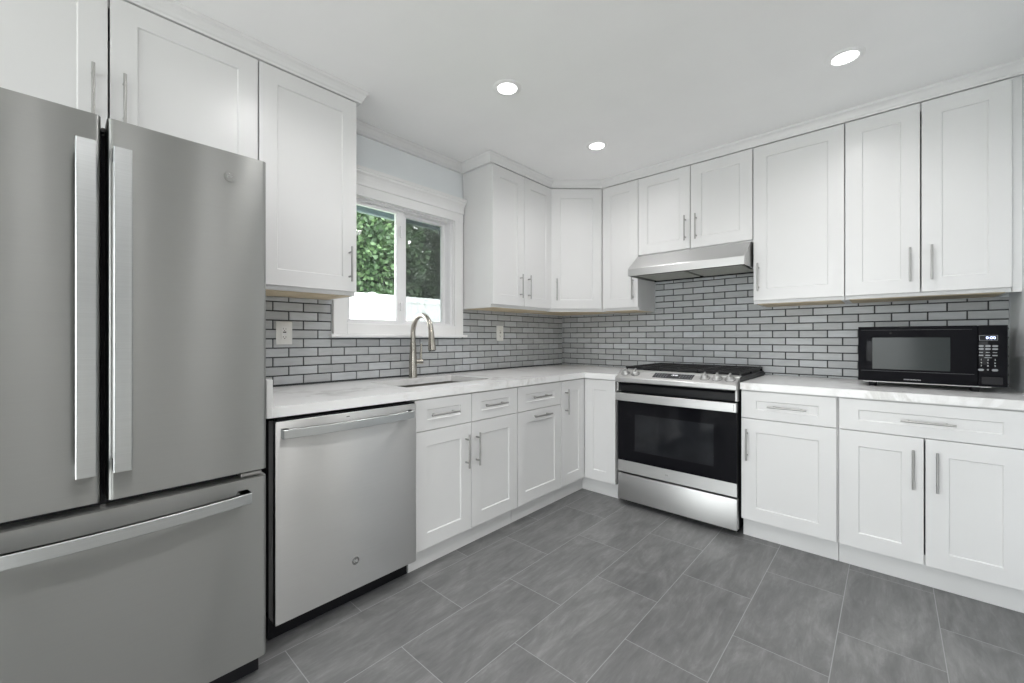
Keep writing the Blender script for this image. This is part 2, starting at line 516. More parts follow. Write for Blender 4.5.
for i, (F, (a0, a1, b0, b1), rz) in enumerate(((REAR, RW, 0.0), (FAR, FW, PI / 2))):  # unseen windows added to send fill daylight into the kitchen
    w = bpy.data.objects.new('window_%d' % (i + 2), None); COL.objects.link(w)
    w.location = F((a0 + a1) / 2, b0, 0); w['kind'] = 'structure'; ORIG[w.name] = V(w.location)
    mb = MB(); t = 0.06
    mb.box(F, a0, a0 + t, b0, b1, -0.12, -0.04); mb.box(F, a1 - t, a1, b0, b1, -0.12, -0.04)
    mb.box(F, a0 + t, a1 - t, b0, b0 + t, -0.12, -0.04); mb.box(F, a0 + t, a1 - t, b1 - t, b1, -0.12, -0.04)
    mb.box(F, (a0 + a1) / 2 - t / 2, (a0 + a1) / 2 + t / 2, b0 + t, b1 - t, -0.12, -0.04)
    obj('window_frame', mb, M['frame'], w)
    ld = bpy.data.lights.new('window_portal', 'AREA'); ld.shape = 'RECTANGLE'; ld.size = a1 - a0; ld.size_y = b1 - b0; ld.cycles.is_portal = True
    lo = bpy.data.objects.new('window_portal', ld); COL.objects.link(lo)
    lo.location = F((a0 + a1) / 2, (b0 + b1) / 2, -0.16); lo.rotation_euler = (PI / 2, 0, rz)
    for x0, x1 in ((a0 + t, (a0 + a1) / 2 - t / 2), ((a0 + a1) / 2 + t / 2, a1 - t)):
        obj('window_pane', MB().box(F, x0, x1, b0 + t, b1 - t, -0.083, -0.078), M['glass'], w)

# crown moulding: one run around the cabinets and over the window
def sweep(path, prof, mb):
    P = [V((x, y, 0)) for x, y in path]
    n = len(P)
    def right(d): return V((d.y, -d.x, 0))
    rings = []
    for i in range(n):
        ds = []
        if i > 0: ds.append((P[i] - P[i - 1]).normalized())
        if i < n - 1: ds.append((P[i + 1] - P[i]).normalized())
        if len(ds) == 2:
            r0, r1 = right(ds[0]), right(ds[1])
            mvec = (r0 + r1)
            mvec = mvec / (1 + r0.dot(r1))
        else:
            mvec = right(ds[0])
        rings.append([mb.bm.verts.new(P[i] + mvec * d + V((0, 0, z))) for d, z in prof])
    k = len(prof)
    for A, B in zip(rings, rings[1:]):
        for j in range(k):
            mb.bm.faces.new((A[j], A[(j + 1) % k], B[(j + 1) % k], B[j]))
    mb.bm.faces.new(rings[0]); mb.bm.faces.new(rings[-1][::-1])
    return mb
BX = 0.309
crown_prof = [(0.0, 2.438), (0.024, 2.438), (0.026, 2.446), (0.031, 2.452), (0.035, 2.464), (0.043, 2.478), (0.052, 2.486), (0.054, 2.4995), (0.0, 2.4995)]
struct('trim_1', sweep([(BX, -3.85), (BX, -2.3496), (0.0, -2.3496), (0.0, -1.321), (BX, -1.321), (BX, -0.612), (0.633, -BX), (XR, -BX)], crown_prof, MB()), M['cab'],
       label='white crown moulding along the tops of the wall cabinets and above the window')

# ------------------------------------------------------------------ brick tile splashback
def tiles(F, regions, a_even, a_odd, z0, name, label):
    PW, PH, G = 0.1565, 0.05, 0.0066
    mb = MB()
    lay = mb.bm.verts.layers.float.new('tone')
    for (a0, a1, b0, b1) in regions:
        mb.box(F, a0, a1, b0, b1, 0.0, 0.002)
    gf = len(mb.bm.faces)
    for (a0, a1, b0, b1) in regions:
        k0 = int(math.floor((b0 - z0) / PH)); k1 = int(math.ceil((b1 - z0) / PH))
        for k in range(k0, k1):
            zb, zt = max(z0 + k * PH + G / 2, b0), min(z0 + (k + 1) * PH - G / 2, b1)
            if zt - zb < 0.006: continue
            st = a_even if k % 2 == 0 else a_odd
            j0 = int(math.floor((a0 - st) / PW)); j1 = int(math.ceil((a1 - st) / PW))
            for j in range(j0, j1):
                xa, xb = max(st + j * PW + G / 2, a0), min(st + (j + 1) * PW - G / 2, a1)
                if xb - xa < 0.008: continue
                rnd = random.Random(int(k * 1000 + j * 7 + 13))
                tone = rnd.random()
                tx, tz = rnd.uniform(-1, 1) * 0.0004, rnd.uniform(-1, 1) * 0.00025
                loops = []
                for ins, c in ((0, 0.001), (0, 0.0055), (0.0025, 0.007)):
                    loops.append([mb.bm.verts.new(F(a, b, c + (tx * sa + tz * sb if c > 0.005 else 0))) for a, b, sa, sb in
                                  ((xa + ins, zb + ins, -1, -1), (xb - ins, zb + ins, 1, -1), (xb - ins, zt - ins, 1, 1), (xa + ins, zt - ins, -1, 1))])
                for L in loops:
                    for v in L: v[lay] = tone
                for A, B in zip(loops, loops[1:]):
                    for q in range(4):
                        mb.bm.faces.new((A[q], A[(q + 1) % 4], B[(q + 1) % 4], B[q]))
                mb.bm.faces.new(loops[-1]); mb.bm.faces.new(loops[0][::-1])
    mb.bm.faces.ensure_lookup_table()
    for i, f in enumerate(mb.bm.faces):
        f.material_index = 1 if i >= gf else 0
    o = struct(name, mb, M['grout'], label=label)
    o.data.materials.append(M['tile'])
tiles(LEFT, [(-2.90, -2.338, ZC1, 1.397), (-2.338, -1.327, ZC1, 1.176), (-1.327, -0.0075, ZC1, 1.397)], -2.498, -2.575, 0.9215, 'trim_2',
      'grey brick tile splashback with dark grout under the window')
tiles(BACK, [(0.0, XR, ZC1, 1.397), (0.966, 1.768, 1.397, 1.70)], 1.902, 1.980, 0.928, 'trim_3',
      'grey brick tile splashback with dark grout behind the range')

# ------------------------------------------------------------------ window over the sink
def kitchen_window():
    y0, y1, z0, z1 = WIN
    w = bpy.data.objects.new('window_1', None); COL.objects.link(w)
    w.location = (0, (y0 + y1) / 2, z0); w['kind'] = 'structure'; ORIG[w.name] = V(w.location)
    w['label'] = 'white two-pane sliding window over the sink with trees and a white fence outside'
    F = LEFT
    # casing
    mb = MB()
    mb.box(F, -2.334, y0 + 0.008, 1.2, 2.10, 0.0, 0.022, 0.002)
    mb.box(F, y1 - 0.008, -1.331, 1.2, 2.10, 0.0, 0.022, 0.002)
    mb.box(F, -2.334, -1.331, 2.056, 2.13, 0.0, 0.024, 0.002)
    mb.box(F, y0 + 0.008, y1 - 0.008, 1.2, z0 + 0.004, 0.0, 0.022, 0.002)
    obj('window_casing', mb, M['trim'], w)
    mb = MB()
    mb.box(F, -2.34, -1.33, 2.118, 2.134, 0.0, 0.034, 0.003)
    prof = [(0.0, 2.134), (0.028, 2.134), (0.030, 2.150), (0.034, 2.165), (0.043, 2.180), (0.055, 2.190), (0.058, 2.200), (0.066, 2.203), (0.066, 2.222), (0.0, 2.222)]
    mb.prism([F(-2.352, b, c) for c, b in prof], [F(-1.33, b, c) for c, b in prof])
    obj('window_header', mb, M['trim'], w)
    obj('window_sill', MB().box(F, -2.358, -1.3315, 1.181, 1.2, 0.0, 0.048, 0.004).box(F, -1.3315, -1.308, 1.181, 1.2, 0.008, 0.048, 0.004), M['trim'], w)
    # jamb lining + frame
    mb = MB()
    mb.box(F, y0, y0 + 0.012, z0, z1, -0.15, 0.0); mb.box(F, y1 - 0.012, y1, z0, z1, -0.15, 0.0)
    mb.box(F, y0 + 0.012, y1 - 0.012, z0, z0 + 0.012, -0.15, 0.0); mb.box(F, y0 + 0.012, y1 - 0.012, z1 - 0.012, z1, -0.15, 0.0)
    mb.box(F, y0 + 0.012, y0 + 0.03, z0 + 0.012, z1 - 0.012, -0.10, -0.03); mb.box(F, y1 - 0.03, y1 - 0.012, z0 + 0.012, z1 - 0.012, -0.10, -0.012)
    mb.box(F, y0 + 0.03, y1 - 0.03, z0 + 0.012, z0 + 0.022, -0.10, -0.02); mb.box(F, y0 + 0.03, y1 - 0.03, z1 - 0.022, z1 - 0.012, -0.10, -0.02)
    obj('window_frame', mb, M['frame'], w)
    def sash(a0, a1, b0, b1, c0, c1, sl, sr, rb, rt):
        mb = MB()
        mb.box(F, a0, a0 + sl, b0, b1, c0, c1, 0.003); mb.box(F, a1 - sr, a1, b0, b1, c0, c1, 0.003)
        mb.box(F, a0 + sl, a1 - sr, b0, b0 + rb, c0, c1, 0.002); mb.box(F, a0 + sl, a1 - sr, b1 - rt, b1, c0, c1, 0.002)
        o = obj('sash', mb, M['frame'], w)
        cm = (c0 + c1) / 2
        obj('pane', MB().box(F, a0 + sl, a1 - sr, b0 + rb, b1 - rt, cm - 0.002, cm + 0.002), M['glass'], o)
        return o
    sl = sash(y0 + 0.03, -1.815, z0 + 0.022, z1 - 0.022, -0.066, -0.036, 0.022, 0.06, 0.012, 0.02)
    mb = MB()
    mb.box(F, -1.852, -1.838, 1.86, 1.94, -0.036, -0.022, 0.003)
    mb.box(F, -1.852, -1.838, 1.36, 1.42, -0.036, -0.022, 0.003)
    obj('sash_latch', mb, M['frame'], sl)
    sr = sash(-1.850, y1 - 0.03, z0 + 0.022, z1 - 0.022, -0.098, -0.068, 0.07, 0.026, 0.012, 0.02)
    obj('insect_screen', MB().box(F, -1.80, y1 - 0.03, z0 + 0.022, z1 - 0.022, -0.1035, -0.1025), M['screen'], w)
kitchen_window()

# ------------------------------------------------------------------ recessed ceiling lamps
def make_lamp(x, y):
    t = thing('recessed_light', (x, y, CEIL), '', 'light')
    mb = MB()
    mb.lathe((x, y, CEIL), (0, 0, -1), [(0.054, -0.0), (0.050, 0.004), (0.053, 0.007), (0.068, 0.006), (0.075, 0.001), (0.075, 0.0), (0.056, 0.0)], 40)
    obj('trim_ring', mb, M['trim'], t, 40)
    obj('diffuser', MB().lathe((x, y, CEIL), (0, 0, -1), [(0.0, 0.0), (0.049, 0.0), (0.049, 0.0028), (0.0, 0.0028)], 40), M['lamp'], t)
    ld = bpy.data.lights.new('downlight', 'SPOT')
    ld.energy = LAMP; ld.color = (1.0, 0.98, 0.975); ld.shadow_soft_size = 0.05; ld.spot_size = math.radians(163); ld.spot_blend = 1.0
    lo = bpy.data.objects.new('downlight', ld); COL.objects.link(lo)
    lo.parent = t; lo.location = (0, 0, -0.012)
    return t
def dup(root, loc):
    r = root.copy(); COL.objects.link(r); r.location = loc; ORIG[r.name] = V(loc)
    for ch in list(root.children):
        c = ch.copy(); COL.objects.link(c); c.parent = r
    return r
lamp0 = make_lamp(0.942, -1.827)
lamps = [lamp0]
for xy in [(0.95, -0.928), (2.286, -0.935), (2.286, -1.827), (0.945, -2.72), (2.286, -2.72), (2.286, -3.42), (4.1, -2.9), (4.1, -4.6), (1.8, -4.6)]:  # kitchen grid continued out of view; those in the room behind added as fill
    lamps.append(dup(lamp0, (xy[0], xy[1], CEIL)))
LL = ['round recessed ceiling light nearest the window', 'round recessed ceiling light nearest the diagonal corner cabinet',
      'round recessed ceiling light in front of the wall cabinets above the microwave', 'round recessed ceiling light outside the frame, right of the one by the window',
      'round recessed ceiling light between refrigerator and dishwasher, out of frame', 'round recessed ceiling light above the camera, kitchen side',
      'round recessed ceiling light behind the camera, refrigerator side',
      'unseen round recessed light added in the room behind, nearest the jog wall', 'unseen round recessed light added in the room behind, by the added far window', 'unseen round recessed light added in the room behind, by the added rear window']
for l, s in zip(lamps, LL): tag(l, s, 'light', 'recessed ceiling lights')

# ------------------------------------------------------------------ cabinets
def bar_handle(F, a, b, L, vertical, c0, parent, label=None):
    """round bar pull with two posts, centred at (a, b)"""
    mb = MB(); so = 0.032; h = L / 2; r = 0.0052
    pts = [(0, -h), (0, h)]
    mb.tube([F(a + (0 if vertical else p[1]), b + (p[1] if vertical else 0), c0 + so) for p in pts], r, 14)
    for q in (-h + 0.028, h - 0.028):
        aa, bb = (a, b + q) if vertical else (a + q, b)
        mb.tube([F(aa, bb, c0), F(aa, bb, c0 + so)], 0.0048, 10)
    return obj('handle', mb, M['nickel'], parent, 40)
def door(F, a0, a1, b0, b1, c0, root, handle=None, name='door', rail=0.075, railv=None, hl=0.183):
    d = obj(name, MB().shaker(F, a0, a1, b0, b1, c0, 0.02, rail, railv), M['cab'], root)
    if handle:
        kind, ha, hb = handle
        bar_handle(F, ha, hb, hl, kind == 'v', c0 + 0.02, d)
    return d
def carcass(F, a0, a1, b0, b1, depth, root, toe=None, top=True, frame=0.028, rails=(), wood_bottom=False, name='cabinet_body'):
    """open box with a face frame; depth = front of the frame"""
    mb = MB(); t = 0.016; e = 0.0008
    a0 += e; a1 -= e
    z0 = b0
    c0 = 0.008
    for x in (a0, a1 - t):
        if toe:
            mb.box(F, x, x + t, b0 + toe, b1, c0, depth); mb.box(F, x, x + t, 0.0, b0 + toe, c0, DT - 0.016)
        else:
            mb.box(F, x, x + t, b0, b1, c0, depth)
    zb = b0 + (toe or 0)
    mb.box(F, a0 + t, a1 - t, zb + 0.004, zb + 0.02, c0, depth - 0.001)
    mb.box(F, a0 + t, a1 - t, zb + 0.02, b1, c0, c0 + 0.008)
    if top: mb.box(F, a0 + t, a1 - t, b1 - t, b1, c0 + 0.008, depth - 0.001)
    mb.box(F, a0 + t, a0 + frame, zb + 0.02, b1 - (t if top else 0), depth - 0.018, depth)
    mb.box(F, a1 - frame, a1 - t, zb + 0.02, b1 - (t if top else 0), depth - 0.018, depth)
    mb.box(F, a0 + frame, a1 - frame, zb + 0.02, zb + 0.045, depth - 0.018, depth)
    mb.box(F, a0 + frame, a1 - frame, b1 - 0.045, b1 - (t if top else 0), depth - 0.018, depth)
    for r in rails: mb.box(F, a0 + frame, a1 - frame, r - 0.015, r + 0.015, depth - 0.018, depth)
    o = obj(name, mb, M['cab'], root)
    if toe:
        obj('toe_board', MB().box(F, a0, a1, 0.0, toe + b0 - 0.002, DT - 0.015, DT), M['cab'], root)
    if wood_bottom:
        obj('underside', MB().box(F, a0 + 0.018, a1 - 0.018, zb - 0.0005, zb + 0.0035, c0, depth - 0.02), M['wood'], root)
    return o

UZ0, UZ1, UB = 1.422, 2.432, 1.399
G = 0.0018
FD = DU - 0.02          # face frame of uppers
# over the refrigerator
r = thing('wall_cabinet', (0.0, -3.305, 1.83), 'white two-door shaker cabinet above the refrigerator', 'cabinet', 'white shaker wall cabinets')
carcass(LEFT, -3.795, -2.8195, 1.83, 2.437, FD, r)
door(LEFT, -3.793, -3.309, 1.852, UZ1, FD, r, ('v', -3.348, 2.057))
door(LEFT, -3.303, -2.8215, 1.852, UZ1, FD, r, ('v', -3.265, 2.055))
# left of the window
r = thing('wall_cabinet', (0.0, -2.584, UB), 'white single-door shaker wall cabinet between the refrigerator and the window', 'cabinet', 'white shaker wall cabinets')
carcass(LEFT, -2.8175, -2.3496, UB, 2.437, FD, r, wood_bottom=True)
door(LEFT, -2.8155, -2.351, UZ0, UZ1, FD, r, ('v', -2.392, 1.563))
# right of the window
r = thing('wall_cabinet', (0.0, -0.965, UB), 'white two-door shaker wall cabinet on the window wall, right of the window', 'cabinet', 'white shaker wall cabinets')
carcass(LEFT, -1.321, -0.612, UB, 2.437, FD, r, wood_bottom=True)
door(LEFT, -1.3195, -0.9725, UZ0, UZ1, FD, r, ('v', -1.021, 1.575))
door(LEFT, -0.9695, -0.6145, UZ0, UZ1, FD, r, ('v', -0.925, 1.575))
# diagonal corner
def corner_upper():
    r = thing('corner_wall_cabinet', (0.0, 0.0, UB), 'white diagonal single-door corner wall cabinet where the two walls meet', 'cabinet', 'white shaker wall cabinets')
    A, B = V((FD, -0.6105, 0)), V((0.6325, -FD, 0))
    u = (B - A).normalized(); n = V((u.y, -u.x, 0)); L = (B - A).length
    F = Fr(A, u, n)
    e = 0.0075
    plan = [(e, -0.611), (FD - 0.001, -0.611), (0.632, -FD + 0.001), (0.632, -e), (e, -e)]
    mb = MB()
    mb.prism([V((x, y, UB + 0.004)) for x, y in plan], [V((x, y, UB + 0.02)) for x, y in plan])
    mb.prism([V((x, y, 2.42)) for x, y in plan], [V((x, y, 2.437)) for x, y in plan])
    mb.box(WORLD, e, FD, -0.611, -0.597, UB, 2.42); mb.box(WORLD, 0.618, 0.632, -FD, -e, UB, 2.42)
    mb.box(WORLD, e, e + 0.008, -0.597, -e, UB + 0.02, 2.42); mb.box(WORLD, e + 0.008, 0.618, -e - 0.008, -e, UB + 0.02, 2.42)
    mb.box(F, 0.006, 0.05, UB, 2.42, -0.02, -0.001); mb.box(F, L - 0.05, L - 0.006, UB, 2.42, -0.02, -0.001)
    mb.box(F, 0.05, L - 0.05, UB, UB + 0.045, -0.02, -0.001); mb.box(F, 0.05, L - 0.05, 2.39, 2.42, -0.02, -0.001)
    obj('cabinet_body', mb, M['cab'], r)
    pl = [(0.02, -0.59), (0.30, -0.59), (0.61, -0.30), (0.61, -0.02), (0.02, -0.02)]
    obj('underside', MB().prism([V((x, y, UB + 0.0005)) for x, y in pl], [V((x, y, UB + 0.0035)) for x, y in pl]), M['wood'], r)
    door(F, 0.0085, L - 0.0085, UZ0, UZ1, 0.0, r, ('v', 0.053, 1.582))
corner_upper()
# narrow one left of the hood
r = thing('wall_cabinet', (0.80, 0.0, UB), 'white narrow single-door shaker wall cabinet between the corner and the range hood', 'cabinet', 'white shaker wall cabinets')
carcass(BACK, 0.635, 0.9640, UB, 2.437, FD, r, wood_bottom=True)
door(BACK, 0.6475, 0.9625, UZ0, UZ1, FD, r, ('v', 0.924, 1.573))
# over the hood
r = thing('wall_cabinet', (1.366, 0.0, 1.815), 'white short two-door shaker wall cabinet directly above the range hood', 'cabinet', 'white shaker wall cabinets')
carcass(BACK, 0.9655, 1.7695, 1.816, 2.437, FD, r)
door(BACK, 0.967, 1.364, 1.8295, UZ1, FD, r, ('v', 1.333, 1.977))
door(BACK, 1.3685, 1.7665, 1.8295, UZ1, FD, r, ('v', 1.409, 1.977))
# right of the hood
r = thing('wall_cabinet', (2.01, 0.0, UB), 'white tall single-door shaker wall cabinet immediately right of the range hood', 'cabinet', 'white shaker wall cabinets')
carcass(BACK, 1.7710, 2.2450, UB, 2.437, FD, r, wood_bottom=True)
door(BACK, 1.7735, 2.2435, UZ0, UZ1, FD, r, ('v', 1.803, 1.573))
# above the microwave
r = thing('wall_cabinet', (2.56, 0.0, UB), 'white tall two-door shaker wall cabinet above the microwave', 'cabinet', 'white shaker wall cabinets')
carcass(BACK, 2.2465, 2.8815, UB, 2.437, FD, r, wood_bottom=True)
door(BACK, 2.2485, 2.5615, UZ0, UZ1, FD, r, ('v', 2.522, 1.570))
door(BACK, 2.5675, 2.8800, UZ0, UZ1, FD, r, ('v', 2.605, 1.573))
obj('filler_strip', MB().box(BACK, 2.8825, XR - 0.001, UB, 2.437, 0.29, FD + 0.004), M['cab'], r)

# ---- base cabinets
FB = DB - 0.02
ZG = 0.7073
DT1 = 0.866
def base(name, F, a0, a1, label, rails=(ZG,)):
    r = thing(name, F((a0 + a1) / 2, 0, 0), label, 'cabinet', 'white shaker base cabinets')
    carcass(F, a0, a1, 0.0, ZC0 - 0.001, FB, r, toe=0.112, top=False, rails=rails)
    return r
def drawer(F, a0, a1, b0, b1, r, ha=None, hb=None, **k):
    return door(F, a0, a1, b0, b1, FB, r, ('h', ha, hb) if ha is not None else None, name='drawer_front', railv=0.052, **k)
r = base('sink_cabinet', LEFT, -2.2490, -1.4845, 'white sink base cabinet with two doors below the window')
drawer(LEFT, -2.2475, -1.8735, ZG + 0.002, DT1, r, -2.074, 0.787)
drawer(LEFT, -1.8695, -1.4865, ZG + 0.002, DT1, r, -1.695, 0.789)
door(LEFT, -2.2475, -1.8735, 0.115, ZG - 0.002, FB, r, ('v', -1.915, 0.556))
door(LEFT, -1.8695, -1.4865, 0.115, ZG - 0.002, FB, r, ('v', -1.836, 0.556))
r = base('base_cabinet', LEFT, -1.4835, -1.0155, 'white base cabinet with two horizontal pulls right of the sink cabinet')
drawer(LEFT, -1.4800, -1.0180, ZG + 0.002, DT1, r, -1.262, 0.790)
door(LEFT, -1.4800, -1.0180, 0.115, ZG - 0.002, FB, r, ('h', -1.251, 0.6645), name='pull_out_front')
def corner_base():
    r = thing('corner_base_cabinet', (0, 0, 0), 'white inside-corner base cabinet with two hinged doors left of the range', 'cabinet', 'white shaker base cabinets')
    mb = MB(); z1 = ZC0 - 0.001
    mb.box(WORLD, 0.008, FB, -1.0145, -0.999, 0.112, z1); mb.box(WORLD, 0.008, DT - 0.016, -1.0145, -0.999, 0, 0.112)
    mb.box(WORLD, 0.957, 0.9735, -FB, -0.008, 0.112, z1); mb.box(WORLD, 0.957, 0.9735, -DT + 0.016, -0.008, 0, 0.112)
    mb.box(WORLD, 0.008, FB, -0.999, -0.008, 0.116, 0.13); mb.box(WORLD, FB, 0.957, -FB, -0.008, 0.116, 0.13)
    mb.box(WORLD, 0.008, 0.016, -0.999, -0.008, 0.13, z1); mb.box(WORLD, 0.016, 0.957, -0.016, -0.008, 0.13, z1)
    mb.box(WORLD, FB - 0.018, FB, -0.999, -FB, z1 - 0.03, z1); mb.box(WORLD, FB, 0.957, -FB, -FB + 0.018, z1 - 0.03, z1)
    obj('cabinet_body', mb, M['cab'], r)
    mb = MB()
    mb.prism([V((x, y, 0.0)) for x, y in ((DT - 0.015, -1.0145), (DT, -1.0145), (DT, -DT), (0.9735, -DT), (0.9735, -DT + 0.015), (DT - 0.015, -DT + 0.015))],
             [V((x, y, 0.11)) for x, y in ((DT - 0.015, -1.0145), (DT, -1.0145), (DT, -DT), (0.9735, -DT), (0.9735, -DT + 0.015), (DT - 0.015, -DT + 0.015))])
    obj('toe_board', mb, M['cab'], r)
    door(LEFT, -1.0120, -DB - 0.002, 0.115, DT1, FB, r, ('v', -0.965, 0.720))
    door(BACK, DB + 0.001, 0.9725, 0.115, DT1, FB, r)
corner_base()
r = base('base_cabinet', BACK, 1.7900, 2.2420, 'white base cabinet with one drawer and one door right of the range')
drawer(BACK, 1.7925, 2.2370, ZG + 0.002, DT1, r, 2.021, 0.787)
door(BACK, 1.7925, 2.2370, 0.115, ZG - 0.002, FB, r, ('v', 1.824, 0.557))
r = base('base_cabinet', BACK, 2.2430, 2.8850, 'white wide base cabinet with one long drawer and two doors below the microwave')
drawer(BACK, 2.2500, 2.8790, ZG + 0.002, DT1, r, 2.571, 0.783)
door(BACK, 2.2500, 2.5595, 0.115, ZG - 0.002, FB, r, ('v', 2.523, 0.559))
door(BACK, 2.5655, 2.8790, 0.115, ZG - 0.002, FB, r, ('v', 2.603, 0.560))
obj('filler_strip', MB().box(BACK, 2.8855, XR - 0.001, 0.112, ZC0 - 0.001, 0.66, FB + 0.004).box(BACK, 2.8855, XR - 0.001, 0.0, 0.11, DT - 0.015, DT), M['cab'], r)

# ------------------------------------------------------------------ worktops and sink
SX0, SX1, SY0, SY1 = 0.148, 0.545, -2.185, -1.552
WF = 0.722
def poly_slab(mb, outer, hole, z0, z1):
    """L-shaped slab with a rectangular hole, cut into convex boxes sharing edges"""
    for (x0, x1, y0, y1) in outer:
        xs = sorted({x0, x1, *[h for h in hole[:2] if x0 < h < x1]}); ys = sorted({y0, y1, *[h for h in hole[2:] if y0 < h < y1]})
        for a, b in zip(xs, xs[1:]):
            for c, d in zip(ys, ys[1:]):
                if hole[0] < (a + b) / 2 < hole[1] and hole[2] < (c + d) / 2 < hole[3]: continue
                mb.box(WORLD, a, b, c, d, z0, z1)
    bmesh.ops.remove_doubles(mb.bm, verts=mb.bm.verts, dist=1e-5)
    seen = {}
    for f in mb.bm.faces: seen.setdefault(frozenset(f.verts), []).append(f)
    bmesh.ops.delete(mb.bm, geom=[f for fs in seen.values() if len(fs) > 1 for f in fs], context='FACES_ONLY')
    return mb
t = thing('countertop', (0.4, -1.5, ZC0), 'white veined quartz worktop running under the window and around the corner', 'countertop')
ws = -2.888
mb = poly_slab(MB(), [(0.008, WF, ws, SY0), (0.008, WF, SY0, SY1), (0.008, WF, SY1, -WF), (0.008, WF, -WF, -0.008), (WF, 0.992, -WF, -0.008)], (SX0, SX1, SY0, SY1), ZC0, ZC1)
obj('worktop', mb, M['quartz'], t)
tag(obj('side_splash', MB().box(WORLD, 0.03, WF + 0.006, -2.911, -2.8885, ZC0, 1.019, 0.002), M['quartz']), 'upright white quartz side splash at the left end of the worktop by the refrigerator', 'splashback')
t = thing('countertop', (2.35, -0.36, ZC0), 'white quartz worktop right of the range, under the microwave', 'countertop')
obj('worktop', MB().box(WORLD, 1.787, XR - 0.001, -WF, -0.008, ZC0, ZC1), M['quartz'], t)

def sink():
    t = thing('kitchen_sink', (0.36, -1.87, 0.69), 'stainless undermount sink let into the worktop below the window', 'sink')
    mb = MB(); o = 0.004; zt = ZC0 - 0.0005; zb = 0.69
    def ring(i, z): return [mb.bm.verts.new((x, y, z)) for x, y in ((SX0 - o + i, SY0 - o + i), (SX1 + o - i, SY0 - o + i), (SX1 + o - i, SY1 + o - i), (SX0 - o + i, SY1 + o - i))]
    rings = [ring(-0.012, zt), ring(0, zt), ring(0.004, zb + 0.012), ring(0.016, zb)]
    for A, B in zip(rings, rings[1:]):
        for k in range(4): mb.bm.faces.new((A[k], A[(k + 1) % 4], B[(k + 1) % 4], B[k]))
    mb.bm.faces.new(rings[-1])
    b = obj('basin', mb, M['sinksteel'], t)
    obj('drain', MB().lathe((0.30, -1.87, zb), (0, 0, 1), [(0.0, 0.002), (0.03, 0.002), (0.045, 0.004), (0.045, 0.0005), (0.0, 0.0005)]), M['nickel'], t, 40)
sink()

def faucet():
    x, y, z = 0.096, -1.835, ZC1
    t = thing('kitchen_faucet', (x, y, z), 'brushed nickel pull-down gooseneck faucet standing behind the sink', 'faucet')
    mb = MB()
    mb.lathe((x, y, z), (0, 0, 1), [(0.0, 0.0), (0.0285, 0.0), (0.0285, 0.006), (0.0265, 0.012), (0.0255, 0.12), (0.021, 0.20), (0.0178, 0.235), (0.0, 0.235)], 24)
    obj('body', mb, M['faucet'], t, 40)
    R, zt = 0.114, 1.210
    ang = math.radians(6)
    dx, dy = math.cos(ang), -math.sin(ang)
    pts = [(x, y, 1.14)]
    pts += [(x, y, 1.14 + (zt - 1.14) * i / 4) for i in range(1, 4)]
    for k in range(0, 23):
        a = PI - k * (PI - 0.12) / 22
        d = R + R * math.cos(a)
        pts.append((x + dx * d, y + dy * d, zt + R * 0.98 * math.sin(a)))
    obj('spout', MB().tube(pts, 0.0165, 16), M['faucet'], t, 50)
    p = V(pts[-1]); q = p + V((dx * 0.006, dy * 0.006, -0.022)); e = p + V((dx * 0.016, dy * 0.016, -0.125))
    h = obj('spray_head', MB().tube([p, q, p + (e - p) * 0.5, p + (e - p) * 0.85, e], [0.0168, 0.0180, 0.0200, 0.0245, 0.0245], 18), M['faucet'], t, 40)
    obj('nozzle', MB().tube([e, e + V((0.0006, 0, -0.004))], [0.0205, 0.019], 18), M['dark'], h)
    mb = MB()
    mb.tube([(x, y + 0.016, z + 0.105), (x + 0.01, y + 0.068, z + 0.105)], [0.0175, 0.0175], 16)
    mb.tube([(x + 0.009, y + 0.055, z + 0.105), (x + 0.012, y + 0.058, z + 0.225)], [0.0085, 0.0065], 12)
    obj('lever', mb, M['faucet'], t, 40)
faucet()

# ------------------------------------------------------------------ refrigerator
def badge(F, a, b, c, rad, parent, m, m2):
    """small round maker's emblem: rim, disc and looping script strokes"""
    mb = MB()
    mb.lathe(F(a, b, c), F.n, [(0.0, 0.001), (rad * 0.86, 0.001), (rad * 0.88, 0.0022), (rad, 0.002), (rad, 0.0), (0.0, 0.0)], 32)
    bd = obj('badge', mb, m, parent, 30)
    mb = MB()
    for cx, s in ((-0.28, 1), (0.30, 1)):
        pts = []
        for k in range(22):
            t = 0.6 + k / 21 * 5.2
            pts.append(F(a + rad * (cx + 0.24 * math.cos(t) * (1 - 0.25 * k / 21)), b + rad * (0.34 * math.sin(t)), c + 0.0016))
        mb.tube(pts, rad * 0.045, 6)
        mb.tube([F(a + rad * (cx - 0.05), b - rad * 0.02, c + 0.0016), F(a + rad * (cx + 0.22), b + rad * 0.02, c + 0.0016)], rad * 0.045, 6)
    obj('script_mark', mb, m2, bd)
    return bd
